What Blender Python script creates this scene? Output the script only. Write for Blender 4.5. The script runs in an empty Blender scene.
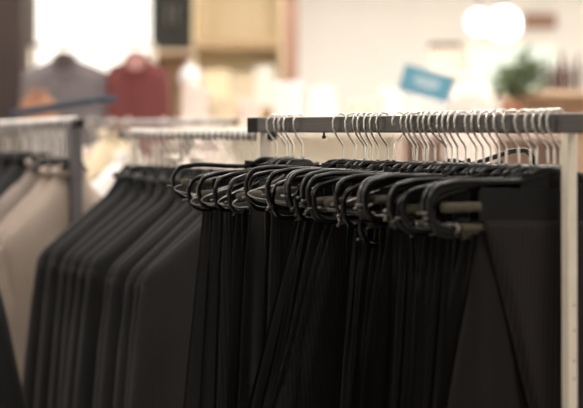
import bpy, bmesh, math, random
from mathutils import Vector, Matrix
random.seed(11)
R = math.radians
C = bpy.context.scene.collection
F = 1619.0            # focal length in pixels of the 583 px wide frame (100 mm lens)
HC = 1.40             # camera height
YH = 130.3            # picture row of the horizon

def at(px, D, py=None, dz=None):
    """world point that lies at distance D in the direction of a picture column / row"""
    x = (px - 291.5) / F * D
    z = HC + (dz if dz is not None else (YH - py) / F * D)
    return Vector((x, D, z))

# ------------------------------------------------------------------ materials
def mat(name, col, rough=.6, metal=0., emit=None, estr=0., spec=None, noise=None, sheen=0., bump=None, stretch=None):
    m = bpy.data.materials.new(name); m.use_nodes = True
    nt = m.node_tree; b = nt.nodes['Principled BSDF']
    b.inputs['Base Color'].default_value = (*col, 1); b.inputs['Roughness'].default_value = rough
    b.inputs['Metallic'].default_value = metal
    if spec is not None: b.inputs['Specular IOR Level'].default_value = spec
    if sheen:
        b.inputs['Sheen Weight'].default_value = sheen; b.inputs['Sheen Roughness'].default_value = .5
    if emit: b.inputs['Emission Color'].default_value = (*emit, 1); b.inputs['Emission Strength'].default_value = estr
    tc = nt.nodes.new('ShaderNodeTexCoord')
    if noise:
        sc, amt = noise
        n = nt.nodes.new('ShaderNodeTexNoise'); n.inputs['Scale'].default_value = sc; n.inputs['Detail'].default_value = 4
        if stretch:
            mp = nt.nodes.new('ShaderNodeMapping'); mp.inputs['Scale'].default_value = stretch
            nt.links.new(tc.outputs['Object'], mp.inputs['Vector']); nt.links.new(mp.outputs[0], n.inputs['Vector'])
        else: nt.links.new(tc.outputs['Object'], n.inputs['Vector'])
        mx = nt.nodes.new('ShaderNodeMixRGB')
        mx.inputs[1].default_value = (*[c * (1 - amt) for c in col], 1)
        mx.inputs[2].default_value = (*[min(1, c * (1 + amt)) for c in col], 1)
        nt.links.new(n.outputs['Fac'], mx.inputs[0]); nt.links.new(mx.outputs[0], b.inputs['Base Color'])
    if bump:
        sc, st = bump
        n = nt.nodes.new('ShaderNodeTexNoise'); n.inputs['Scale'].default_value = sc
        nt.links.new(tc.outputs['Object'], n.inputs['Vector'])
        bp = nt.nodes.new('ShaderNodeBump'); bp.inputs['Strength'].default_value = st; bp.inputs['Distance'].default_value = .002
        nt.links.new(n.outputs['Fac'], bp.inputs['Height']); nt.links.new(bp.outputs[0], b.inputs['Normal'])
    return m

def pinstripe(name, base, line, pitch):
    m = mat(name, base, .8, sheen=.05, spec=.25)
    nt = m.node_tree; b = nt.nodes['Principled BSDF']
    tc = nt.nodes.new('ShaderNodeTexCoord'); sp = nt.nodes.new('ShaderNodeSeparateXYZ')
    nt.links.new(tc.outputs['Object'], sp.inputs[0])
    a = nt.nodes.new('ShaderNodeMath'); a.operation = 'DIVIDE'; a.inputs[1].default_value = pitch
    nt.links.new(sp.outputs[0], a.inputs[0])
    f = nt.nodes.new('ShaderNodeMath'); f.operation = 'FRACT'; nt.links.new(a.outputs[0], f.inputs[0])
    l = nt.nodes.new('ShaderNodeMath'); l.operation = 'LESS_THAN'; l.inputs[1].default_value = .16
    nt.links.new(f.outputs[0], l.inputs[0])
    mx = nt.nodes.new('ShaderNodeMixRGB'); mx.inputs[1].default_value = (*base, 1); mx.inputs[2].default_value = (*line, 1)
    nt.links.new(l.outputs[0], mx.inputs[0]); nt.links.new(mx.outputs[0], b.inputs['Base Color'])
    return m

M = {
 'wool': mat('black_wool', (.0100, .0090, .0087), .85, sheen=.05, spec=.22, bump=(220, .25)),
 'wool_brown': mat('brown_black_wool', (.0095, .0076, .0070), .85, sheen=.04, spec=.22, bump=(220, .25)),
 'pin': pinstripe('pinstriped_wool', (.0100, .0092, .0092), (.028, .025, .026), .008),
 'pin_brown': pinstripe('pinstriped_brown_wool', (.0115, .0085, .0080), (.030, .023, .021), .008),
 'suit': mat('charcoal_suit_wool', (.0200, .0185, .0185), .9, sheen=.10, spec=.25, bump=(160, .2)),
 'plastic': mat('black_hanger_plastic', (.004, .0037, .0035), .2, spec=.33),
 'cap': mat('black_end_cap', (.003, .0028, .0027), .6, spec=.15),
 'plastic_matt': mat('black_rubber', (.005, .0047, .0045), .42, spec=.3),
 'chrome': mat('hook_wire', (.95, .92, .85), .28, 1.),
 'steel_dark': mat('clip_steel', (.20, .185, .165), .4, 1.),
 'steel': mat('clamp_wire', (.40, .38, .35), .35, 1.),
 'rail': mat('rail_steel', (.078, .072, .070), .30, 1., noise=(30, .6), stretch=(.06, 6, 9)),  # streaks along the rail put its reflections into the colour
 'rail_far': mat('far_rail_steel', (.30, .28, .27), .3, 1.),
 'cream_paint': mat('cream_painted_steel', (.80, .71, .58), .5, noise=(40, .10), bump=(60, .3)),
 'grey_paint': mat('grey_painted_steel', (.11, .10, .105), .5, .2),
 'khaki': mat('khaki_foam', (.072, .060, .036), .7, noise=(60, .2)),
 'beige': mat('beige_coat_cloth', (.33, .26, .21), .9, noise=(8, .12)),
 'beige_dark': mat('taupe_coat_cloth', (.24, .195, .165), .9, noise=(8, .12)),
 'white_cloth': mat('white_cloth', (.86, .80, .77), .9),
 'cream_cloth': mat('cream_knit', (.72, .60, .42), .9, noise=(20, .1)),
 'pink_cloth': mat('pale_pink_cloth', (.82, .68, .60), .9),
 'peach_cloth': mat('peach_cloth', (.85, .70, .58), .9),
 'grey_cloth': mat('grey_jersey', (.135, .112, .115), .9),
 'maroon': mat('maroon_jersey', (.135, .030, .028), .9),
 'dark_lining': mat('dark_neck_lining', (.07, .05, .045), .9),
 'pink_lining': mat('pink_neck_lining', (.50, .26, .23), .9),
 'black_cloth': mat('black_coat_cloth', (.013, .012, .013), .9),
 'wall': mat('cream_wall_paint', (.90, .865, .81), .8, noise=(1.5, .03)),
 'floor': mat('floor_tiles', (.34, .31, .28), .35, noise=(2, .1)),
 'ceiling': mat('ceiling_paint', (.85, .82, .78), .9),
 'brown_wood': mat('dark_brown_wood', (.028, .013, .009), .5, noise=(6, .3)),
 'mid_wood': mat('reddish_door_wood', (.34, .19, .13), .5, noise=(6, .2)),
 'tan_wood': mat('tan_wood', (.66, .49, .34), .5, noise=(5, .12)),
 'pale_wood': mat('pale_pink_wood', (.60, .46, .38), .6, noise=(3, .1)),
 'cream_board': mat('cream_board', (.90, .84, .74), .6),
 'shelf_cream': mat('warm_shelf_board', (.93, .78, .52), .6),
 'shelf_tan': mat('tan_shelf_edge', (.50, .34, .18), .6),
 'dark_green': mat('dark_cabinet_paint', (.016, .016, .011), .5),
 'blue_sign': mat('blue_card', (.10, .27, .36), .6),
 'pale_ink': mat('pale_card_print', (.55, .62, .62), .6),
 'blue_bar': mat('slate_blue_board', (.02, .04, .07), .5),
 'orange': mat('orange_knit', (.30, .14, .08), .9),
 'leaf': mat('plant_leaf', (.07, .10, .035), .6, noise=(12, .3)),
 'leaf_pale': mat('pale_plant_leaf', (.22, .27, .15), .6, noise=(12, .3)),
 'terracotta': mat('terracotta', (.30, .14, .08), .7),
 'lamp': mat('lamp_glow', (1, 1, 1), .5, emit=(1., .97, .93), estr=5.),
 'panel': mat('ceiling_diffuser', (1, 1, 1), .5, emit=(1., .965, .92), estr=15.),
 'window': mat('daylit_window_pane', (.9, .9, .86), .3, emit=(1., .95, .87), estr=.8),
 'window_green': mat('daylit_garden_pane', (.6, .7, .6), .3, emit=(.80, .88, .80), estr=.38),
 'bottle': mat('brown_bottle_glass', (.10, .06, .05), .15),
 'marker': mat('cream_size_disc', (.85, .76, .66), .5),
}

# ------------------------------------------------------------------ mesh helpers
def link(name, bm, m, parent=None, smooth=True, mods=None):
    me = bpy.data.meshes.new(name)
    bmesh.ops.recalc_face_normals(bm, faces=bm.faces)
    bm.to_mesh(me); bm.free()
    if smooth:
        for p in me.polygons: p.use_smooth = True
    me.materials.append(M[m] if isinstance(m, str) else m)
    o = bpy.data.objects.new(name, me); C.objects.link(o)
    if parent: o.parent = parent
    return o

def empty(name, loc, rot=(0, 0, 0)):
    o = bpy.data.objects.new(name, None); C.objects.link(o)
    o.location = loc; o.rotation_euler = rot; o.empty_display_size = .05
    return o

def tag(o, label, cat, group=None, kind=None):
    if label: o['label'] = label
    if cat: o['category'] = cat
    if group: o['group'] = group
    if kind: o['kind'] = kind
    return o

def box(bm, x0, x1, y0, y1, z0, z1, bev=0.):
    vs = [bm.verts.new((x, y, z)) for x in (x0, x1) for y in (y0, y1) for z in (z0, z1)]
    fs = [(0,1,3,2),(4,6,7,5),(0,4,5,1),(2,3,7,6),(0,2,6,4),(1,5,7,3)]
    faces = [bm.faces.new([vs[i] for i in f]) for f in fs]
    if bev:
        es = list({e for f in faces for e in f.edges})
        bmesh.ops.bevel(bm, geom=es, offset=bev, segments=3, profile=.5, affect='EDGES')
    return bm

def bx(*a, **k):
    return box(bmesh.new(), *a, **k)

def smooth_path(pts, n=5, closed=False):
    P = [Vector(p) for p in pts]; out = []; N = len(P)
    rng = range(N if closed else N - 1)
    for i in rng:
        if closed: p0, p1, p2, p3 = P[i-1], P[i], P[(i+1) % N], P[(i+2) % N]
        else:
            p1, p2 = P[i], P[i+1]; p0 = P[i-1] if i else p1*2-p2; p3 = P[i+2] if i+2 < N else p2*2-p1
        for k in range(n):
            t = k/n
            out.append(.5*((2*p1)+(p2-p0)*t+(2*p0-5*p1+4*p2-p3)*t*t+(3*p1-p0-3*p2+p3)*t**3))
    if not closed: out.append(P[-1])
    return out

def sweep(bm, path, a, b=None, seg=8, closed=False, up=(0, 1, 0), power=1.):
    """tube along a path; a = half size across (in plane), b = half size along `up`"""
    b = a if b is None else b; up = Vector(up); rings = []; N = len(path)
    for i, p in enumerate(path):
        if closed: t = path[(i+1) % N] - path[i-1]
        else: t = path[min(i+1, N-1)] - path[max(i-1, 0)]
        t.normalize(); n = t.cross(up)
        if n.length < 1e-4: n = t.cross(Vector((1, 0, 0)))
        n.normalize(); bn = n.cross(t).normalized()
        aa = a(i/(N-1)) if callable(a) else a; bb = b(i/(N-1)) if callable(b) else b
        r = []
        for k in range(seg):
            th = 2*math.pi*k/seg; c, s = math.cos(th), math.sin(th)
            c = math.copysign(abs(c)**power, c); s = math.copysign(abs(s)**power, s)
            r.append(bm.verts.new(p + n*aa*c + bn*bb*s))
        rings.append(r)
    M_ = N if closed else N-1
    for i in range(M_):
        r0, r1 = rings[i], rings[(i+1) % N]
        for k in range(seg):
            bm.faces.new((r0[k], r0[(k+1) % seg], r1[(k+1) % seg], r1[k]))
    if not closed:
        bm.faces.new(rings[0][::-1]); bm.faces.new(rings[-1])
    return bm

def tube(pts, a, b=None, n=5, closed=False, seg=8, up=(0, 1, 0), bm=None, power=1.):
    return sweep(bm or bmesh.new(), smooth_path(pts, n, closed), a, b, seg, closed, up, power)

def lathe(bm, prof, cx=0, cy=0, seg=20):
    rings = [[bm.verts.new((cx+r*math.cos(2*math.pi*k/seg), cy+r*math.sin(2*math.pi*k/seg), z)) for k in range(seg)] for r, z in prof]
    for r0, r1 in zip(rings, rings[1:]):
        for k in range(seg): bm.faces.new((r0[k], r0[(k+1) % seg], r1[(k+1) % seg], r1[k]))
    bm.faces.new(rings[0][::-1]); bm.faces.new(rings[-1])
    return bm

# ------------------------------------------------------------------ the shop
def struct(name, bm, m):
    o = link(name, bm, m, smooth=False); o['kind'] = 'structure'; return o
struct('floor', bx(-4.2, 4.2, -1.5, 15.0, -.1, 0), 'floor')
struct('wall_back', bx(-4.2, 4.2, 15.0, 15.2, 0, 3.3), 'wall')
struct('wall_left', bx(-4.4, -4.2, -1.5, 15.2, 0, 3.3), 'wall')
struct('wall_right', bx(4.2, 4.4, -1.5, 15.2, 0, 3.3), 'wall')
struct('ceiling', bx(-4.4, 4.4, -1.5, 15.2, 3.3, 3.4), 'ceiling')

lights = [(-2.2, 1.6), (2.0, 1.6), (-.2, 4.6), (-2.4, 4.6), (2.2, 4.6), (-.8, 6.5), (1.5, 6.5), (-2.2, 8.2), (.6, 8.2), (3.0, 8.2), (-2.2, 10.6), (.4, 10.6), (2.8, 10.6), (-2.0, 12.6), (.4, 12.6), (2.8, 12.6)]  # unseen overhead panels; further ones added to brighten the background and folded piles
src = None
for x, y in lights:
    if src is None:
        root = empty('ceiling_light', (x, y, 3.3))
        h = bmesh.new()
        for s in (-1, 1):
            box(h, -.62, .62, s*.31-.015, s*.31+.015, -.06, 0); box(h, s*.605-.015, s*.605+.015, -.32, .32, -.06, 0)
        parts = [link('housing', h, 'ceiling', root, False), link('diffuser', bx(-.59, .59, -.295, .295, -.045, -.03), 'panel', root, False)]
        src = root
    else:
        root = src.copy(); C.objects.link(root); root.location = (x, y, 3.3)
        for p in parts:
            c = p.copy(); C.objects.link(c); c.parent = root
    tag(root, 'unseen white recessed ceiling light panel over the shop floor', 'ceiling light', 'ceiling light panels')

# ------------------------------------------------------------------ racks
def make_rack(p0, p1, w, h, posts, label, railm, postm, round_=False, inset=None, cap=0., bolt=None, capm='cap', postw=.0165, lean=0., post_scuffs=False):
    """p0, p1: ends of the rail centre line.  local x runs along the rail"""
    p0, p1 = Vector(p0), Vector(p1); d = p1 - p0; L = d.length; ang = math.atan2(d.y, d.x)
    mid = (p0 + p1) / 2
    root = empty('clothes_rack', (mid.x, mid.y, 0), (0, 0, ang)); tag(root, label, 'clothes rack')
    z = mid.z; hl = L/2; sl = (p1.z - p0.z) / L
    if round_:
        rb = tube([(-hl, 0, z - sl*hl), (0, 0, z), (hl, 0, z + sl*hl)], h/2, n=2, seg=16)
    else: rb = bx(-hl, hl, -w/2, w/2, z-h/2, z+h/2, bev=.002)
    link('rail', rb, railm, root, round_)
    if cap:
        for s in (-1, 1):
            a, b = (-hl-.004, -hl+cap) if s < 0 else (hl-cap*.25, hl+.004)
            zz = z + s*sl*hl
            if round_: e = tube([(a, 0, zz), ((a+b)/2, 0, zz), (b, 0, zz)], h/2+.001, n=1, seg=16)
            else: e = bx(a, b, -w/2-.0008, w/2+.0008, z-h/2-.0008, z+h/2+.0008, bev=.002)
            link('end_cap', e, capm, root, round_)
    for t in posts:
        x = -hl + t*L; zt = z + sl*x - h/2
        b = bmesh.new()
        q = postw/2
        box(b, x-q, x+q, -q, q, .06, zt)
        if lean:
            for v in b.verts:
                if v.co.z < .1: v.co.y += lean
        pst = link('post', b, postm, root, False)
        if post_scuffs and t > .5:
            for zz in (HC-.262, HC-.300, HC-.345, HC-.372):  # small dark scuffs on the post, built as tiny discs
                link('post_scuff', tube([(x+q-.001, .0035, zz), (x+q+.0003, .0035, zz), (x+q+.0008, .0035, zz)], .0016, n=1, seg=8, up=(0, 0, 1)), 'mid_wood', pst)
        ft = link('foot', bx(x-.02, x+.02, -.27+lean, .27+lean, .04, .065, bev=.004), postm, root, False)
        for s in (-1, 1):
            link('caster', tube([(x-.012, s*.25+lean, .02), (x, s*.25+lean, .02), (x+.012, s*.25+lean, .02)], .02, n=1, seg=14), 'plastic_matt', ft)
    b = bx(-hl+posts[0]*L, -hl+posts[-1]*L, -.01+lean*.8, .01+lean*.8, .20, .22)
    link('lower_bar', b, postm, root, False)
    if bolt is not None:
        x = -hl + bolt*L
        link('bolt', lathe(bmesh.new(), [(.0022, z-h/2+.001), (.0022, z-h/2-.006), (.0042, z-h/2-.006), (.0042, z-h/2-.011), (.002, z-h/2-.012)], x, 0, 10), 'plastic_matt', root)
    return root

# front rack: far left end -> near right end
RA = Vector((-.085, 3.40, HC+.0108)); RB = Vector((.445, 2.375, HC+.0108))
RD = (RB - RA); RL = RD.length; RDIR = RD.normalized()
BASE = math.atan2(RDIR.x, -RDIR.y)            # yaw that sets a hanger square to the rail
def s_of(px):
    k = (px - 291.5)/F; r = RD / RD.y * -1     # per metre towards the camera
    return (-RA.x + k*RA.y) / (r.x + k)        # metres towards the camera
def rail_point(px):
    s = s_of(px); return Vector((RA.x + s*RD.x/-RD.y, RA.y - s, RA.z))
tpost = s_of(569)/(-RD.y)
tbolt = s_of(324)/(-RD.y)
make_rack(RA, RB, .014, .0304, [.045, tpost], 'front clothes rack with dark steel rail and cream upright post at the right', 'rail', 'cream_paint', cap=.045, bolt=tbolt, lean=.004, post_scuffs=True)

# ---------------- trouser hangers
def hook_pts(r=.0165, low=-.077, off=.0085):
    # loop centre height chosen so that the wire rests on the rail top (local z = 0 is the rail's centre line)
    zc = .0152 + .0045 - r + .0015
    pts = []
    for a in (-28, 5, 40, 75, 110, 145, 180, 205):
        pts.append((math.cos(R(a))*r, 0, zc + math.sin(R(a))*r))
    pts += [(-.0155, 0, -.0045), (-.0112, 0, -.0150), (-.002, 0, -.0265), (off-.001, 0, -.0375), (off, 0, -.048), (off, 0, low)]
    return pts

HW = .205
def frame_pts(flat=0.):
    half = [(0.012, -.0750), (.026, -.0760), (.040, -.0820), (.056, -.0880), (.09, -.0900-flat), (.15, -.0915-flat),
            (HW-.030, -.0955-flat), (HW-.012, -.101-flat), (HW-.001, -.116), (HW, -.132), (HW-.006, -.149), (HW-.022, -.1585), (HW-.05, -.160)]
    return [(-x, 0, z) for x, z in reversed(half)] + [(x, 0, z) for x, z in half]

def make_trouser_hanger():
    root = empty('trouser_hanger', (0, 0, 0))
    link('hook', tube(hook_pts(), .00195, n=5, seg=8), 'chrome', root)
    hk = link('neck', lathe(bmesh.new(), [(.0032, -.080), (.0042, -.076), (.0042, -.068), (.003, -.064)], .0085, 0, 10), 'plastic', root)
    fr = bmesh.new()
    # flat moulded arms, deeper at the hump
    tube(frame_pts(), lambda t: .0045 + .0055*math.exp(-((t-.5)/.075)**2), .0042, n=4, seg=10, bm=fr, power=.7)
    box(fr, -.058, .058, -.0018, .0018, -.106, -.076, bev=.0008)          # solid web under the hump
    link('frame', fr, 'plastic', root)
    link('bar', tube([(-HW+.045, 0, -.160), (0, 0, -.160), (HW-.045, 0, -.160)], .0045, n=2, seg=10), 'plastic', root)
    link('darkening_sheet', bx(-.125, .128, -.0040, -.0018, -.150, -.100, bev=.0008), 'plastic_matt', root, False)  # added black sheet, put in to darken the see-through inside of the frame
    link('clamp_wire', tube([(-.045, -.0055, -.090), (-.075, -.0065, -.103), (-HW+.045, -.0065, -.126), (-HW+.006, -.0065, -.138), (-HW+.004, -.0065, -.146), (-HW+.03, -.0065, -.151), (-.11, -.0065, -.152)], .0012, n=4, seg=6), 'steel', root)
    link('clamp_sleeve', tube([(-HW+.016, -.0085, -.130), (-HW+.045, -.0085, -.129), (-.128, -.0085, -.128)], .0074, n=2, seg=12), 'khaki', root)
    for s in (-1, 1):
        link('sleeve', tube([(s*(HW-.05), 0, -.160), (s*.135, 0, -.160), (s*.10, 0, -.160)], .0062, n=2, seg=12), 'khaki', root)
        link('end_stud', tube([(s*(HW+.001), 0, -.139), (s*(HW+.009), 0, -.139), (s*(HW+.012), 0, -.139)], .0022, n=1, seg=8), 'steel_dark', root)
        link('clip', tube([(s*(HW-.042), -.004, -.153), (s*(HW-.042), -.0115, -.162), (s*(HW-.042), -.004, -.171)], .0015, .003, n=3, seg=6, up=(1, 0, 0)), 'steel_dark', root)
    return root
proto = make_trouser_hanger()

def kids(o): return [c for c in bpy.data.objects if c.parent == o]
proto_kids = kids(proto)
def copy_thing(root, children):
    r = root.copy(); C.objects.link(r)
    for ch in children:
        c = ch.copy(); C.objects.link(c); c.parent = r
    return r

def trousers_bm(seed, x0, x1, sl, sr, amp=.010, roll=0.):
    """pair of trousers folded over the hanger bar: two legs, each a doubled cloth"""
    rnd = random.Random(seed); bm = bmesh.new()
    ph = [rnd.uniform(0, 6.28) for _ in range(8)]; fr = [rnd.uniform(32, 60), rnd.uniform(70, 120), rnd.uniform(16, 26)]
    for leg in range(2):
        dx0 = leg*rnd.uniform(.006, .022); dx1 = -leg*rnd.uniform(0, .02); dsl = leg*rnd.uniform(-.02, .07)
        top = -.160 + .0068 + .0016 + .0022*(1-leg); rb = .0085 + .0022*(1-leg)
        NU = 40; path = []
        depth = .56 + rnd.uniform(-.02, .03)
        for k in range(24):                                 # up the camera side
            path.append((-1, depth*(1-k/24)**1.0))
        for k in range(7): path.append((math.cos(math.pi*(1-k/6)), 0.))
        for k in range(1, 25): path.append((1, depth*(k/24)))
        def pt(i, u, off):
            side, d = path[i]
            xl = x0 + dx0 + (sl + dsl)*d; xr = x1 + dx1 + sr*d
            x = xl + (xr - xl)*u
            g = min(1, d/.10); g2 = min(1, d/.45)
            w = math.sin(x*fr[0] + ph[0] + 2.2*d) * .55 + math.sin(x*fr[1] + ph[1] - 1.2*d)*.22*(1-.3*g2) + math.sin(x*fr[2] + ph[2] + d*1.3)*.5
            y = side*(rb + off) + amp*w*(.12*g + .88*g2) + side*.0035*g*math.sin(x*fr[0]*.7 + ph[3])
            # edges curl round to close the fold
            e = min(u, 1-u)*NU
            if e < 3: y = y - side*(rb*.75 + off)*(1-e/3)*g
            z = top + off - d if d > 0 else top - rb*.9 + (rb*.9+off)*math.sqrt(max(0, 1-side*side))
            if d > 0: z = top - rb*.9 - d
            return Vector((x, y, z))
        grids = []
        for off in (0, .0022):
            grids.append([[bm.verts.new(pt(i, u/NU, off)) for u in range(NU+1)] for i in range(len(path))])
        for gi, G in enumerate(grids):
            for i in range(len(path)-1):
                for u in range(NU):
                    f = (G[i][u], G[i][u+1], G[i+1][u+1], G[i+1][u])
                    bm.faces.new(f if gi else f[::-1])
        A, B = grids; n = len(path)-1
        for i in range(n):
            bm.faces.new((A[i][0], A[i+1][0], B[i+1][0], B[i][0])); bm.faces.new((A[i][NU], B[i][NU], B[i+1][NU], A[i+1][NU]))
        for u in range(NU):
            bm.faces.new((A[0][u], B[0][u], B[0][u+1], A[0][u+1])); bm.faces.new((A[n][u], A[n][u+1], B[n][u+1], B[n][u]))
    return bm

loops = [267, 274, 278, 282, 291.5, 332, 345, 352, 356.5, 362, 368, 375, 391, 400, 405.5, 410.5, 416, 421.5, 428, 434.5, 440, 446, 453, 464, 469.5, 477, 485, 493, 503, 515, 523.5, 532, 539.5, 547]
ords = ['first', 'second', 'third', 'fourth', 'fifth', 'sixth', 'seventh', 'eighth', 'ninth', 'tenth', 'eleventh', 'twelfth', 'thirteenth', 'fourteenth', 'fifteenth', 'sixteenth', 'seventeenth']
def place_word(i, n, a, b):
    return f'{ords[i]} from {a}' if i < (n+1)//2 else f'{ords[n-1-i]} from {b}'
# extra yaw (deg), roll (deg, + lifts the left end)
yaws = {0: -1, 1: 1, 2: 6, 3: 13, 4: 18, 5: 3, 6: 4}
rolls = {0: 4.5, 1: -2.5, 2: -1, 3: -1.5, 4: -2, 5: 1.5, 6: 5, 18: -15, 33: 1.5, 32: -.5}
rz = random.Random(5)
# (left edge, left slope, material) chosen for the cloths that show
cloth = {0: 'wool', 1: 'wool', 6: 'wool', 9: 'pin', 10: 'pin', 11: 'pin', 31: 'wool', 32: 'wool_brown', 33: 'pin_brown'}
NF = len(loops)
ends = [178, 186, 198, 214, 233, 250, 252, 270, 272, 290, 292, 294, 307, 309, 311, 313, 338, 340, 342, 360, 362, 364, 366, 368, 386, 388, 390, 392, 394, 396, 426, 428, 430, 432]
edges = [(205,185),(212,200),(222,215),(232,225),(245,236),(268,262),(300,250),(303,262),(308,268),(312,272),(325,275),(330,285),(352,338),(360,346),(363,348),(368,351),(372,354),(380,356),(384,370),
         (385,368),(392,385),(398,388),(404,395),(410,400),(415,408),(420,413),(428,420),(436,425),(445,430),(452,440),(460,440),(468,452),(476,446),(482,525)]
def local_x(pc, yaw, px):
    k = (px - 291.5)/F; return (k*pc.y - pc.x)/(math.cos(yaw) - k*math.sin(yaw))
for i, lp in enumerate(loops):
    D = RA.y - s_of(lp)
    pc = rail_point(lp + .0150*F/D)
    yaw = min((BASE + R(q*.5) for q in range(-24, 44)), key=lambda a: abs(F*(pc.x-HW*math.cos(a))/(pc.y-HW*math.sin(a)) + 291.5 - ends[i]))
    roll = R(rolls.get(i, rz.uniform(-3.5, 4)))
    h = proto if i == 0 else copy_thing(proto, [c for c in proto_kids if not (i not in (1, 2, 3, 4, 6, 9, 12, 16, 20) and c.name.startswith('clamp_wire')) and not (i % 3 and c.name.startswith('clip')) and not (i not in (1, 4, 8, 11, 15, 21, 26, 33) and c.name.startswith('clamp_sleeve'))])
    rev = i in (12,)
    h.location = pc; h.rotation_euler = (0, roll, yaw)
    if rev: h.rotation_euler = (0, -roll, yaw + math.pi)
    w = place_word(i, NF, 'its far left end', 'the cream post')
    extra = {0: ' with level left arm', 18: ' tipped up at right'}.get(i, '')
    tag(h, f'black hanger{extra} on the front rail, {w}', 'hanger', 'trouser hangers on the front rail')
    mt = cloth.get(i) or rz.choice(['wool', 'wool', 'wool', 'pin', 'wool_brown'])
    x0 = local_x(pc, yaw, edges[i][0]); xb = local_x(pc, yaw, edges[i][1])
    sl = (xb - x0)/(277.7*(pc.y-.06)/F - .16); x0 += .165*math.sin(roll)
    t = link('trousers', trousers_bm(100+i, max(x0, -.16), rz.uniform(.11, .14), sl + math.tan(roll), rz.uniform(.0, .08), amp=.016 if i in (30, 31, 32) else .0095), mt)
    t.location = pc; t.rotation_euler = (0, roll, yaw)
    kind = {'wool': 'plain black', 'pin': 'black pinstriped', 'wool_brown': 'brownish black', 'pin_brown': 'dark brown pinstriped'}[mt]
    tag(t, f'{kind} trousers on the front rail, {w}', 'trousers', 'trousers on the front rail')

# ------------------------------------------------------------------ jackets and tops
def shoulder(ax, w, neck, drop):
    """height of the shoulder line at distance ax from the middle, 0 at the neck side"""
    t = max(0, (ax - neck)/(w - neck))
    z = -(drop*(.10*min(1, t/.16)**.8 + .90*t)) if t > 0 else 0
    return z - .010*max(0, (t-.9)/.1)**2

def garment(root, m, w=.235, neck=.045, drop=.175, zt=-.092, length=.74, sleeve=.60, out=.06, thick=.028, collar=True, lining=None, long_sleeve=True, seed=0, hemflare=.02, lapels=True):
    rnd = random.Random(seed)
    bm = bmesh.new(); NX, NZ = 28, 22; rows = {}
    ph = [rnd.uniform(0, 6) for _ in range(4)]
    def P(i, j, side):
        u = -1 + 2*i/NX; v = j/NZ
        ax = abs(u)*w; zs = zt + shoulder(ax, w, neck, drop)
        z = zs + (zt - length - zs)*v
        dd = zs - z
        wx = 1 - .10*min(1, dd/.35)*(1 - min(1, dd/.6)) + hemflare*dd/.7
        x = u*w*wx
        edge = math.sqrt(max(0, 1-abs(u)**5))
        th = (.006 + (thick-.006)*min(1, dd/.07)**.6) * edge
        y = side*th + .006*math.sin(x*28 + ph[0])*min(1, dd/.3) + .004*math.sin(x*60 + ph[1] + dd*3)*min(1, dd/.3)
        return (x, y, z)
    g = {}
    for side in (-1, 1):
        for i in range(NX+1):
            for j in range(NZ+1):
                if side == 1 and (i in (0, NX)): g[side, i, j] = g[-1, i, j]; continue
                g[side, i, j] = bm.verts.new(P(i, j, side))
        for i in range(NX):
            for j in range(NZ):
                f = [g[side, i, j], g[side, i+1, j], g[side, i+1, j+1], g[side, i, j+1]]
                bm.faces.new(f if side < 0 else f[::-1])
    for i in range(NX):          # ridge of the shoulders and hem
        for j in (0, NZ):
            f = [g[-1, i, j], g[-1, i+1, j], g[1, i+1, j], g[1, i, j]]
            f = [v for k, v in enumerate(f) if v not in f[:k]]
            if len(f) > 2: bm.faces.new(f)
    link('body', bm, m, root)
    zt2 = zt + shoulder(w, w, neck, drop)
    fa = lambda t: .007 + .035*min(1, t/.16)**.75 - .005*t
    fb = lambda t: .007 + .023*min(1, t/.30)**.8 - .004*t
    for s in (-1, 1):
        L = sleeve if long_sleeve else .18
        n = 26; pth = [Vector((s*(w + .001 + out*t**.85 - fa(t)), .010*t, zt2 - .006 - t*L)) for t in [k/n for k in range(n+1)]]
        link('sleeve', sweep(bmesh.new(), pth, fa, fb, 14), m, root)
    if collar:
        pts = []
        for a in range(0, 360, 30):
            pts.append((math.cos(R(a))*(neck+.006), math.sin(R(a))*.024, zt+.004 + .010*math.sin(R(a))))
        link('collar', tube(pts, .012, .006, n=3, closed=True, up=(0, 0, 1), seg=8), m, root)
    if lapels:
        b = bmesh.new()
        for s in (-1, 1):
            vs = [(s*.012, 0, -.34), (s*.05, 0, -.02), (s*.088, 0, -.10), (s*.065, 0, -.115), (s*.075, 0, -.135)]
            f = [b.verts.new((x, thick+.004, zt+z)) for x, y, z in vs]; k = [b.verts.new((x, thick+.0, zt+z)) for x, y, z in vs]
            b.faces.new(f); b.faces.new(k[::-1])
            for q in range(5): b.faces.new((f[q], k[q], k[(q+1) % 5], f[(q+1) % 5]))
        link('lapel', b, m, root, False)
    if lining:
        b = bmesh.new()
        rr = bmesh.ops.create_uvsphere(b, u_segments=16, v_segments=10, radius=1.)
        for v in b.verts: v.co = Vector((v.co.x*neck*1.12, v.co.y*.012 - thick*.8, zt-.035 + v.co.z*neck*1.05))
        link('neck_lining', b, lining, root)
        b = tube([(math.cos(R(a))*neck*1.2, -thick-.006, zt-.035+math.sin(R(a))*neck*1.15) for a in range(0, 360, 30)], .006, n=3, closed=True)
        link('neckband', b, m, root)

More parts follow.
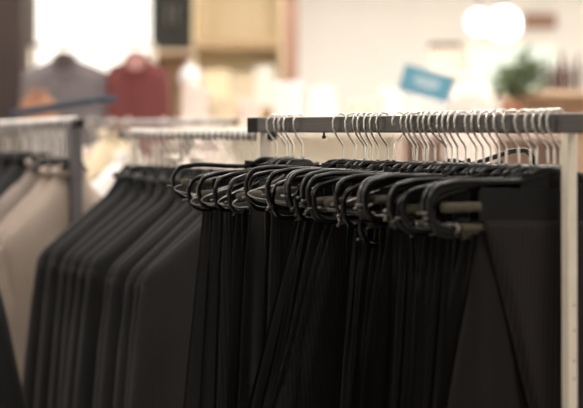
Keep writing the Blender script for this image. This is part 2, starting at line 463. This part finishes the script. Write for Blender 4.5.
def coat_hanger(loc, yaw, label, group, neck=-.080, w=.17, drop=.19, marker=False, shared={}):
    key = (neck, w, drop)
    if key not in shared:
        root = empty('coat_hanger', loc, (0, 0, yaw))
        ks = [link('hook', tube(hook_pts(r=.0165, low=neck-.006), .0018, n=5), 'chrome', root),
              link('shoulder_arm', tube([(-w, 0, neck-drop-.012), (-w*.55, 0, neck-drop*.55-.014), (-.03, 0, neck-.014), (0, 0, neck-.004), (.03, 0, neck-.014), (w*.55, 0, neck-drop*.55-.014), (w, 0, neck-drop-.012)], .006, .004, n=4), 'plastic', root)]
        shared[key] = (root, ks)
    else:
        pr, ks = shared[key]; root = copy_thing(pr, ks); root.location = loc; root.rotation_euler = (0, 0, yaw)
    if marker:
        link('size_marker', tube([(-.012, -.006, -.058), (.006, -.006, -.058), (.024, -.006, -.058)], .0105, n=1, seg=12), 'marker', root)
    tag(root, label, 'hanger', group)
    return root

# second rack: suit jackets
SA = at(122, 4.62, dz=-.0125); SB = at(272, 3.72, dz=-.0125)
SD = (SB-SA).normalized(); SBASE = math.atan2(SD.x, -SD.y)
make_rack(SA, SB, .02, .022, [.10, .965], 'clothes rack behind the front one, its bright rail full of suit jackets', 'rail_far', 'cream_paint', round_=True, cap=.015, postw=.02)
def on_rail(A, B, px):
    k = (px-291.5)/F; d = B-A; t = (k*A.y - A.x)/(d.x - k*d.y); return A + d*t
jx = [252, 241, 230, 218, 206, 194, 181, 169, 156, 144, 133]
rj = random.Random(3); NJ = len(jx)
for i, px in enumerate(jx):
    p = on_rail(SA, SB, px); yaw = SBASE + R(rj.uniform(-3, 3))
    w = place_word(i, NJ, 'its hidden right end', 'its left end')
    coat_hanger(p + Vector((0, 0, -.0045)), yaw, f'coat hanger inside a suit jacket on the second rack, {w}', 'coat hangers on the second rack', marker=i in (5, 7))
    root = empty('suit_jacket', p, (0, 0, yaw))
    tag(root, f'charcoal suit jacket on the second rack, {w}', 'jacket', 'suit jackets on the second rack')
    garment(root, 'suit', w=.272+rj.uniform(-.008, .010), drop=.203+rj.uniform(-.008, .010), seed=i, out=.05+rj.uniform(-.01, .015), zt=-.120+rj.uniform(-.006, .006))

for i, px in enumerate([259, 246.5, 235.5, 224, 212, 200, 187.5, 175, 162.5, 150, 138]):
    p = on_rail(SA, SB, px)
    coat_hanger(p + Vector((0, 0, -.0045)), SBASE + R(rj.uniform(-3, 3)), f'bare hanger between suit jackets, {ords[i]} bare one from the right end', 'bare hangers on the second rack', neck=-.083, w=.12, drop=.14)
# third rack at far left
TA = at(-60, 5.60, dz=.000); TB = at(80, 4.75, dz=.022)
TD = (TB-TA).normalized(); TBASE = math.atan2(TD.x, -TD.y)
make_rack(TA, TB, .02, .024, [.06, .965], 'far left clothes rack with a grey upright post and beige coats', 'grey_paint', 'grey_paint', round_=True, cap=.02, postw=.036)
tk = [(76, 'beige', 'beige coat', -.045), (64, 'beige', 'beige coat', -.045), (50, 'beige_dark', 'taupe coat', -.02), (36, 'black_cloth', 'black coat', .0), (22, 'black_cloth', 'black coat', .0), (8, 'black_cloth', 'black coat', .0), (-8, 'black_cloth', 'black coat', .0)]
for i, (px, m, nm, dz) in enumerate(tk):
    p = on_rail(TA, TB, px-6)
    yaw = TBASE + R(rj.uniform(-4, 4))
    w = f'{ords[i]} from the grey post'
    coat_hanger(p + Vector((0, 0, -.003)), yaw, f'blurred coat hanger with shiny hook on the far left rack, {w}', 'coat hangers on the far left rack', neck=-.13 if dz < -.03 else -.085, drop=.16)
    root = empty('coat', p, (0, 0, yaw)); tag(root, f'{nm} on the far left rack, {w}', 'coat', None)
    garment(root, m, w=.235, drop=.185, zt=-.10+dz, length=.95, seed=40+i, out=.05, thick=.034)
for i, px in enumerate([80, 72, 68, 60, 57, 53, 46, 42, 39, 32, 29, 26, 18, 14, 11, 4]):   # empty hangers between the coats
    p = on_rail(TA, TB, px-6)
    coat_hanger(p + Vector((0, 0, -.003)), TBASE + R(rj.uniform(-10, 10)), f'bare blurred hanger on the far left rack, {ords[i]} bare one from its post', 'bare coat hangers on the far left rack', neck=-.10, w=.045, drop=.02)

# black coat at the lower left corner, on a short stand of its own
UA = at(-150, 3.95, dz=.0); UB = at(-30, 3.55, dz=.0)
make_rack(UA, UB, .02, .022, [.15, .85], 'clothes rack mostly outside the left edge holding one black coat', 'rail_far', 'grey_paint', round_=True, cap=.02)
UD = (UB-UA).normalized(); UY = math.atan2(UD.x, -UD.y)
p = on_rail(UA, UB, -101)
coat_hanger(p, UY, 'coat hanger carrying the black coat at the left edge', 'coat hanger at the left edge')
root = empty('coat', p, (0, 0, UY)); tag(root, 'black coat cut off at the lower left corner', 'coat')
garment(root, 'black_cloth', w=.235, drop=.175, zt=-.09, length=.95, seed=77, out=.16, thick=.034)

# rack in the middle distance with pale blouses
VA = at(66, 6.97, dz=.03); VB = at(236, 5.98, dz=.03)
make_rack(VA, VB, .02, .022, [.05, .95], 'pale clothes rack further back with white and cream tops', 'rail_far', 'cream_paint', round_=True, cap=.02)
VD = (VB-VA).normalized(); VY = math.atan2(VD.x, -VD.y)
for i, (px, m, nm, zt, w) in enumerate([(128, 'white_cloth', 'white blouse', -.135, .20), (112, 'cream_cloth', 'cream knitted top', -.045, .15), (165, 'beige', 'beige blouse', -.10, .18), (190, 'beige_dark', 'taupe shirt', -.08, .18), (208, 'pink_cloth', 'rose shirt', -.08, .18), (92, 'pink_cloth', 'pale pink long blouse', -.12, .16)]):
    p = on_rail(VA, VB, px)
    coat_hanger(p, VY, f'coat hanger under the {nm} on the pale rack behind', 'coat hangers on the pale rack', neck=zt+.015, w=w*.8, drop=.10)
    root = empty('blouse', p, (0, 0, VY)); tag(root, f'{nm} hanging on the pale rack behind the suits', 'blouse')
    garment(root, m, w=w, drop=.13, zt=zt, length=.6, seed=50+i, out=.04, lapels=False)

# ------------------------------------------------------------------ background
# brown pillar
b = bx(-.25, .25, -.25, .25, 0, 3.3, bev=.01)
o = link('pillar', b, 'brown_wood', None, False); p = at(22, 9.0, dz=0); o.location = (p.x-.25, 9.25, 0)
tag(o, 'dark brown square pillar at the left edge', 'pillar')
# bright display window behind the hanging tops
def window(name, x0, x1, z0, z1, y, pane, frame='cream_board', f=.05):
    b = bmesh.new()
    box(b, x0-f, x0, y-.06, y, z0-f, z1+f); box(b, x1, x1+f, y-.06, y, z0-f, z1+f)
    box(b, x0, x1, y-.06, y, z0-f, z0); box(b, x0, x1, y-.06, y, z1, z1+f)
    o = struct(name, b, frame)
    pn = link('pane', bx(x0, x1, y-.03, y-.015, z0, z1), pane, o, False)
    return o
a = at(29, 14.95, py=74); b_ = at(153, 14.95, py=-60)
window('window_1', a.x, b_.x, a.z, b_.z, 14.99, 'window')
a = at(466, 14.95, py=94); b_ = at(556, 14.95, py=44)
window('window_2', a.x, b_.x, a.z, b_.z, 14.99, 'window_green', f=.03)

# grey and maroon tops on a high rail
WA = at(28, 8.7, dz=.46); WB = at(158, 8.7, dz=.46)
make_rack(WA, WB, .02, .022, [.02, .98], 'tall thin garment rack holding a grey and a maroon top', 'rail_far', 'cream_paint', round_=True, cap=.02, postw=.015)
for px, m, lin, nm, w, dz in [(65, 'grey_cloth', 'dark_lining', 'grey top with a dark neck opening', .235, 0), (137, 'maroon', 'pink_lining', 'maroon top with a pink neck opening', .17, 0.)]:
    p = Vector((at(px, 8.7, dz=0).x, 8.7, WA.z))
    coat_hanger(p, 0, f'coat hanger inside the {nm.split()[0]} top on the tall rack', 'coat hangers on the tall rack', neck=-.055, w=.15, drop=.06)
    root = empty('jersey_top', p, (0, 0, 0)); tag(root, f'{nm}, hung high behind the racks', 'top')
    garment(root, m, w=w, neck=.05, drop=.085, zt=-.065, length=.55, sleeve=.25, out=.01, seed=9, collar=True, lining=lin, lapels=False, thick=.05, hemflare=.0)

# slate-blue board lying over the far left rack and an orange pullover behind it
a = at(18, 5.4, py=113); c = at(110, 5.0, py=99)
d = c-a
o = link('board', bx(0, d.length, -.03, .03, -.010, .010, bev=.003), 'blue_bar', None, False)
o.location = a; o.rotation_euler = (0, -math.asin(d.z/d.length), math.atan2(d.y, d.x))
tag(o, 'slanting slate blue board above the hooks of the far left rack', 'board')
p0 = a
# ---- gondolas (free-standing shelf units)
def gondola(px0, px1, D, top, depth, m, label, shelves=3):
    x0 = at(px0, D, dz=0).x; x1 = at(px1, D, dz=0).x
    root = empty('shelf_unit', ((x0+x1)/2, D+depth/2, 0)); tag(root, label, 'shelf unit'); h = (x1-x0)/2; q = depth/2
    link('top_board', bx(-h, h, -q, q, top-.03, top, bev=.003), m, root, False)
    for s in (-1, 1): link('side_panel', bx(s*h-.012 if s > 0 else -h, h if s > 0 else -h+.012, -q+.005, q-.005, 0, top-.03), m, root, False)
    link('back_panel', bx(-h+.012, h-.012, q-.03, q-.015, 0, top-.03), m, root, False)
    for k in range(shelves):
        z = .12 + k*(top-.15)/shelves
        link('shelf', bx(-h+.012, h-.012, -q+.01, q-.03, z-.02, z), m, root, False)
    return root
GT = HC + .012
gondola(172, 400, 9.0, GT, .5, 'cream_board', 'long cream shelf unit with folded clothes piled on top')
gondola(402, 575, 8.2, HC-.01, .5, 'pale_wood', 'pinkish brown shelf unit behind the right of the front rail')

def folded_bm(w, d, h, seed):
    rnd = random.Random(seed); bm = bmesh.new()
    box(bm, -w/2, w/2, -d/2, d/2, 0, h*.5, bev=h*.2)
    box(bm, -w/2+.004, w/2-.008, -d/2+.003, d/2, h*.5, h, bev=h*.2)
    bmesh.ops.subdivide_edges(bm, edges=[e for e in bm.edges if e.calc_length() > .08], cuts=3, use_grid_fill=True)
    for v in bm.verts: v.co.z += .003*math.sin(v.co.x*30+seed)*(1 if v.co.z > .01 else 0)
    return bm
def stack(px, D, z, n, m, w, h, colour, where, depth=.28):
    src = None; x = at(px, D, dz=0).x
    for k in range(n):
        if src is None:
            src = o = link('folded_garment', folded_bm(w, depth, h, int(px)), m)
        else:
            o = src.copy(); C.objects.link(o)
        o.location = (x, D+.02, z + k*h); o.rotation_euler = (0, 0, R(((k*37) % 7)-3)*.4)
        lv = 'topmost' if k == n-1 else 'lowest' if k == 0 else ords[k] + ' lowest'
        tag(o, f'folded {colour} garment, {lv} of the pile {where}', 'folded clothes', f'{colour} pile {where}')
stack(196, 9.2, GT, 6, 'pink_cloth', .16, .038, 'pale pink', 'beside the round white vase')
stack(226, 9.2, GT, 5, 'cream_cloth', .14, .036, 'cream', 'in front of the yellow shelves')
stack(250, 9.2, GT, 5, 'pink_cloth', .12, .034, 'pale rose', 'under the lit shelves')
stack(288, 9.2, GT, 7, 'white_cloth', .17, .038, 'white', 'before the reddish brown pillar')
stack(322, 9.2, GT, 6, 'white_cloth', .17, .038, 'soft white', 'right of the reddish brown pillar')
stack(362, 9.2, GT, 4, 'peach_cloth', .15, .038, 'peach', 'in the middle of the cream unit')
stack(392, 9.2, GT, 6, 'white_cloth', .13, .038, 'bright white', 'left of the blue sign')
stack(428, 8.4, HC-.01, 5, 'white_cloth', .20, .034, 'clean white', 'under the blue sign')
# round white vase on the pale pink pile
o = link('vase', lathe(bmesh.new(), [(.03, 0), (.055, .02), (.066, .06), (.055, .10), (.025, .125), (.022, .145), (.027, .15), (.02, .148)]), 'white_cloth')
o.location = (at(190, 9.2, dz=0).x, 9.22, GT+6*.038); tag(o, 'round white vase standing on the pale pink pile', 'vase')
# orange pullover: on the tall rack's foot side, hung by a hanger
p = at(38, 8.7, dz=.46); 
ROOT = empty('jersey_top', (at(38, 7.7, dz=0).x, 7.7, 0)); tag(ROOT, 'orange pullover on a stand, under the grey top', 'top')
garment(ROOT, 'orange', w=.085, neck=.03, drop=.04, zt=HC+.175, length=.13, sleeve=.10, out=.01, thick=.04, lapels=False, seed=4)
link('stand', tube([(0, 0, 0), (0, 0, .7), (0, 0, HC+.1)], .012, n=1), 'grey_paint', ROOT)
link('stand_base', lathe(bmesh.new(), [(.14, 0), (.14, .012), (.02, .02)]), 'grey_paint', ROOT)

# dark cabinet, lit shelves, door frame on the back wall
def cabinet(px0, px1, D, z0, z1, depth, m, label):
    x0 = at(px0, D, dz=0).x; x1 = at(px1, D, dz=0).x; h = (x1-x0)/2
    root = empty('cabinet', ((x0+x1)/2, D+depth/2, 0)); tag(root, label, 'cabinet')
    link('body', bx(-h, h, -depth/2+.02, depth/2, z0, z1, bev=.005), m, root, False)
    for s in (-1, 1):
        dr = link('door', bx(-h+.005 if s < 0 else .003, -.003 if s < 0 else h-.005, -depth/2, -depth/2+.02, z0+.01, z1-.01, bev=.003), m, root, False)
        link('handle', tube([(s*.03, -depth/2-.005, z0+.2), (s*.03, -depth/2-.02, z0+.23), (s*.03, -depth/2-.02, z0+.32), (s*.03, -depth/2-.005, z0+.35)], .005, n=3, up=(1, 0, 0)), 'steel', dr)
    return root
zc = at(0, 12.5, py=50).z
# tall dark cabinet on a tan counter
cabinet(151, 194, 12.5, zc, 3.0, .4, 'dark_green', 'dark wall cupboard standing on a tan counter at the back')
gondola(150, 195, 12.4, zc-.002, .55, 'tan_wood', 'tan counter unit carrying the dark cupboard')

x0 = at(193, 12.3, dz=0).x; x1 = at(281, 12.3, dz=0).x; h = (x1-x0)/2
root = empty('shelf_unit', ((x0+x1)/2, 12.6, 0)); tag(root, 'tall warm yellow shelf unit left of the reddish brown pillar', 'shelf unit')
link('back_panel', bx(-h, h, .20, .22, 0, 3.0), 'shelf_cream', root, False)
for s in (-1, 1): link('side_panel', bx(s*h-.01, s*h+.01, -.2, .2, 0, 3.0), 'shelf_cream', root, False)
for py in (-38, 0, 43, 110, 190):
    z = at(0, 12.3, py=py).z
    if py == 0: continue
    link('shelf', bx(-h+.012, h-.012, -.18, .198, z-.035, z+.02), 'shelf_tan', root, False)
for k, (u, w_, hh, m_) in enumerate([(-.5, .20, .17, 'shelf_cream'), (.12, .22, .14, 'cream_cloth'), (.62, .16, .20, 'cream_board')]):
    z = at(0, 12.3, py=110).z + .021
    o = link('storage_box', bx(-w_/2, w_/2, -.12, .12, 0, hh+.12, bev=.01), m_, None, False)
    o.location = ((x0+x1)/2+u*h, 12.55, z); tag(o, ['yellowish box at the left', 'cream box in the middle', 'pale box at the right'][k] + ' of the lit shelf behind the front rail', 'box')

# door with brown frame
xd = at(281, 13.5, dz=0).x; xe = at(298, 13.5, dz=0).x
b = bmesh.new(); box(b, xd, xe, 13.5, 13.68, 0, 3.3)
o = link('pillar', b, 'mid_wood', None, False); tag(o, 'reddish brown wooden pillar between the lit shelves and the cream wall', 'pillar')

# blue sign on a wire stand
P = at(426.5, 7.4, py=83.5); root = empty('sign', (P.x, P.y, HC-.01+.0)); 
tag(root, 'tilted blue card sign with pale print above the white pile', 'sign')
sg = bx(-.119, .119, -.003, .003, -.062, .062, bev=.0015)
cd = link('card', sg, 'blue_sign', root, False); cd.location = (0, 0, P.z-HC+.01); cd.rotation_euler = (0, R(15.5), 0)
b = bmesh.new()
for z, w_ in ((.018, .055), (.002, .062), (-.014, .045)): box(b, -w_, w_, -.0045, -.003, z-.0045, z+.0045)
ink = link('print', b, 'pale_ink', cd, False)
link('stand_wire', tube([(0, .006, -1.39+.012), (0, .006, -.5), (0, .006, P.z-HC)], .003, n=1), 'steel', root)
link('stand_base', lathe(bmesh.new(), [(.12, -1.39), (.12, -1.38), (.01, -1.375)], 0, .006), 'steel', root)

# pink-white blouse on a bust beside the plant
P = at(470, 7.7, py=78)
root = empty('dress_form', (P.x, P.y, 0)); tag(root, 'dress form in a pale pinkish white blouse left of the plant', 'dress form')
garment(root, 'pink_cloth', w=.115, neck=.035, drop=.075, zt=P.z, length=.55, sleeve=.3, out=.01, thick=.07, lapels=False, seed=6)
link('stand', tube([(0, 0, 0), (0, 0, .5), (0, 0, P.z-.3)], .014, n=1), 'steel', root)
link('stand_base', lathe(bmesh.new(), [(.16, 0), (.16, .012), (.02, .025)]), 'steel', root)

# shelf with peach box
gondola(424, 466, 11.0, at(0, 11, py=76).z, .35, 'cream_board', 'narrow cream shelf unit under the peach box')
P = at(447, 11.0, py=76)
root = empty('storage_box', (P.x, 11.18, P.z)); tag(root, 'peach box with an olive lid, left of the lamps', 'box')
link('body', bx(-.10, .10, -.12, .12, 0, .20, bev=.008), 'peach_cloth', root, False)
link('lid', bx(-.105, .105, -.125, .125, .20, .23, bev=.006), 'khaki', root, False)

# two globe lamps
for px, py, r, w_ in ((479, 22, .085, 'smaller left'), (504, 24, .118, 'larger right')):
    P = at(px, 12.0, py=py)
    root = empty('pendant_lamp', (P.x, P.y, 3.3)); tag(root, f'{w_} glowing white globe lamp of the pair at upper right', 'lamp')
    b = bmesh.new(); bmesh.ops.create_uvsphere(b, u_segments=20, v_segments=14, radius=r)
    s = link('globe', b, 'lamp', root); s.location = (0, 0, P.z-3.3)
    link('cord', tube([(0, 0, 0), (0, 0, -.2), (0, 0, P.z-3.3+r)], .006, n=1), 'plastic', root)
    link('ceiling_cap', lathe(bmesh.new(), [(.05, 0), (.05, -.02), (.01, -.04)]), 'ceiling', root)
# brown wall board right of the lamps
a = at(525, 14.9, py=28); b_ = at(557, 14.9, py=13)
o = link('wall_board', bx(a.x, b_.x, 14.93, 14.998, a.z, b_.z, bev=.01), 'mid_wood', None, False); tag(o, 'small reddish brown board on the wall right of the lamps', 'wall board')
b = a
# tan counter, plant, bottles
CZ = at(0, 9.4, py=90).z
gondola(512, 640, 9.4, CZ, .5, 'tan_wood', 'tan wooden counter at the right edge behind the front rail')
PX = at(514, 8.95, dz=0).x; PZ = at(0, 8.9, py=116).z
gondola(490, 530, 8.8, PZ, .45, 'cream_board', 'low cream plinth under the leafy plant')
root = empty('potted_plant', (PX, 9.0, PZ)); tag(root, 'leafy green potted plant left of the tan counter', 'plant')
link('pot', lathe(bmesh.new(), [(.05, 0), (.07, .07), (.075, .09), (.06, .09), (.055, .08)]), 'terracotta', root)
rp = random.Random(8)
for nm_, mm_, N_ in (('foliage', 'leaf', 150), ('young_foliage', 'leaf_pale', 70)):
    b = bmesh.new()
    for k in range(N_):
        th = rp.uniform(0, 6.28); r = rp.uniform(.0, .15); z = .12 + rp.uniform(0, .26)*(1-r/.25) ; l = rp.uniform(.03, .06)
        c = Vector((math.cos(th)*r + .06*(z/.3), math.sin(th)*r, z)); dr = Vector((math.cos(th), math.sin(th), rp.uniform(-.3, .8))).normalized()
        sd = dr.cross(Vector((0, 0, 1))).normalized()*l*.28; up = sd.cross(dr).normalized()*.004
        vs = [c-dr*l, c+sd, c+dr*l, c-sd]; t_ = [b.verts.new(v+up) for v in vs]; u_ = [b.verts.new(v-up) for v in vs]
        b.faces.new(t_); b.faces.new(u_[::-1])
        for q in range(4): b.faces.new((t_[q], u_[q], u_[(q+1) % 4], t_[(q+1) % 4]))
    link(nm_, b, mm_, root)
b = bmesh.new()
for k in range(7):
    th = k*.9; tube([(0, 0, .08), (math.cos(th)*.03, math.sin(th)*.03, .16), (math.cos(th)*.08+.02, math.sin(th)*.08, .28)], .004, n=3, bm=b)
link('stem', b, 'leaf', root)
bs = None; hts = [1., .8, 1.15, .9, 1.05]
for k, px in enumerate((548, 556, 563, 571, 580)):
    if bs is None:
        bs = o = link('bottle', lathe(bmesh.new(), [(.02, 0), (.022, .005), (.022, .12), (.010, .16), (.008, .20), (.0095, .205), (.006, .206)]), 'bottle')
    else: o = bs.copy(); C.objects.link(o)
    o.location = (at(px, 9.55, dz=0).x, 9.6, CZ); o.scale = (1, 1, hts[k])
    tag(o, f'dark bottle on the tan counter, {ords[k]} of the five from the plant', 'bottle', 'bottles on the tan counter')

# ------------------------------------------------------------------ light, camera
w = bpy.data.worlds.new('World'); bpy.context.scene.world = w; w.use_nodes = True
w.node_tree.nodes['Background'].inputs[0].default_value = (1., .93, .86, 1); w.node_tree.nodes['Background'].inputs[1].default_value = .28
cam = bpy.data.cameras.new('camera'); co = bpy.data.objects.new('camera', cam); C.objects.link(co)
co.location = (0, 0, HC); co.rotation_euler = (R(90), 0, 0)
cam.sensor_width = 36; cam.lens = F/583*36; cam.shift_y = -(204-YH)/583; cam.clip_start = .05
cam.dof.use_dof = True; cam.dof.focus_distance = 2.93; cam.dof.aperture_fstop = (cam.lens)/34.0
bpy.context.scene.camera = co
sc = bpy.context.scene
sc.view_settings.view_transform = 'Standard'; sc.view_settings.look = 'None'; sc.view_settings.gamma = 1; sc.view_settings.use_curve_mapping = False
sc.view_settings.exposure = .36
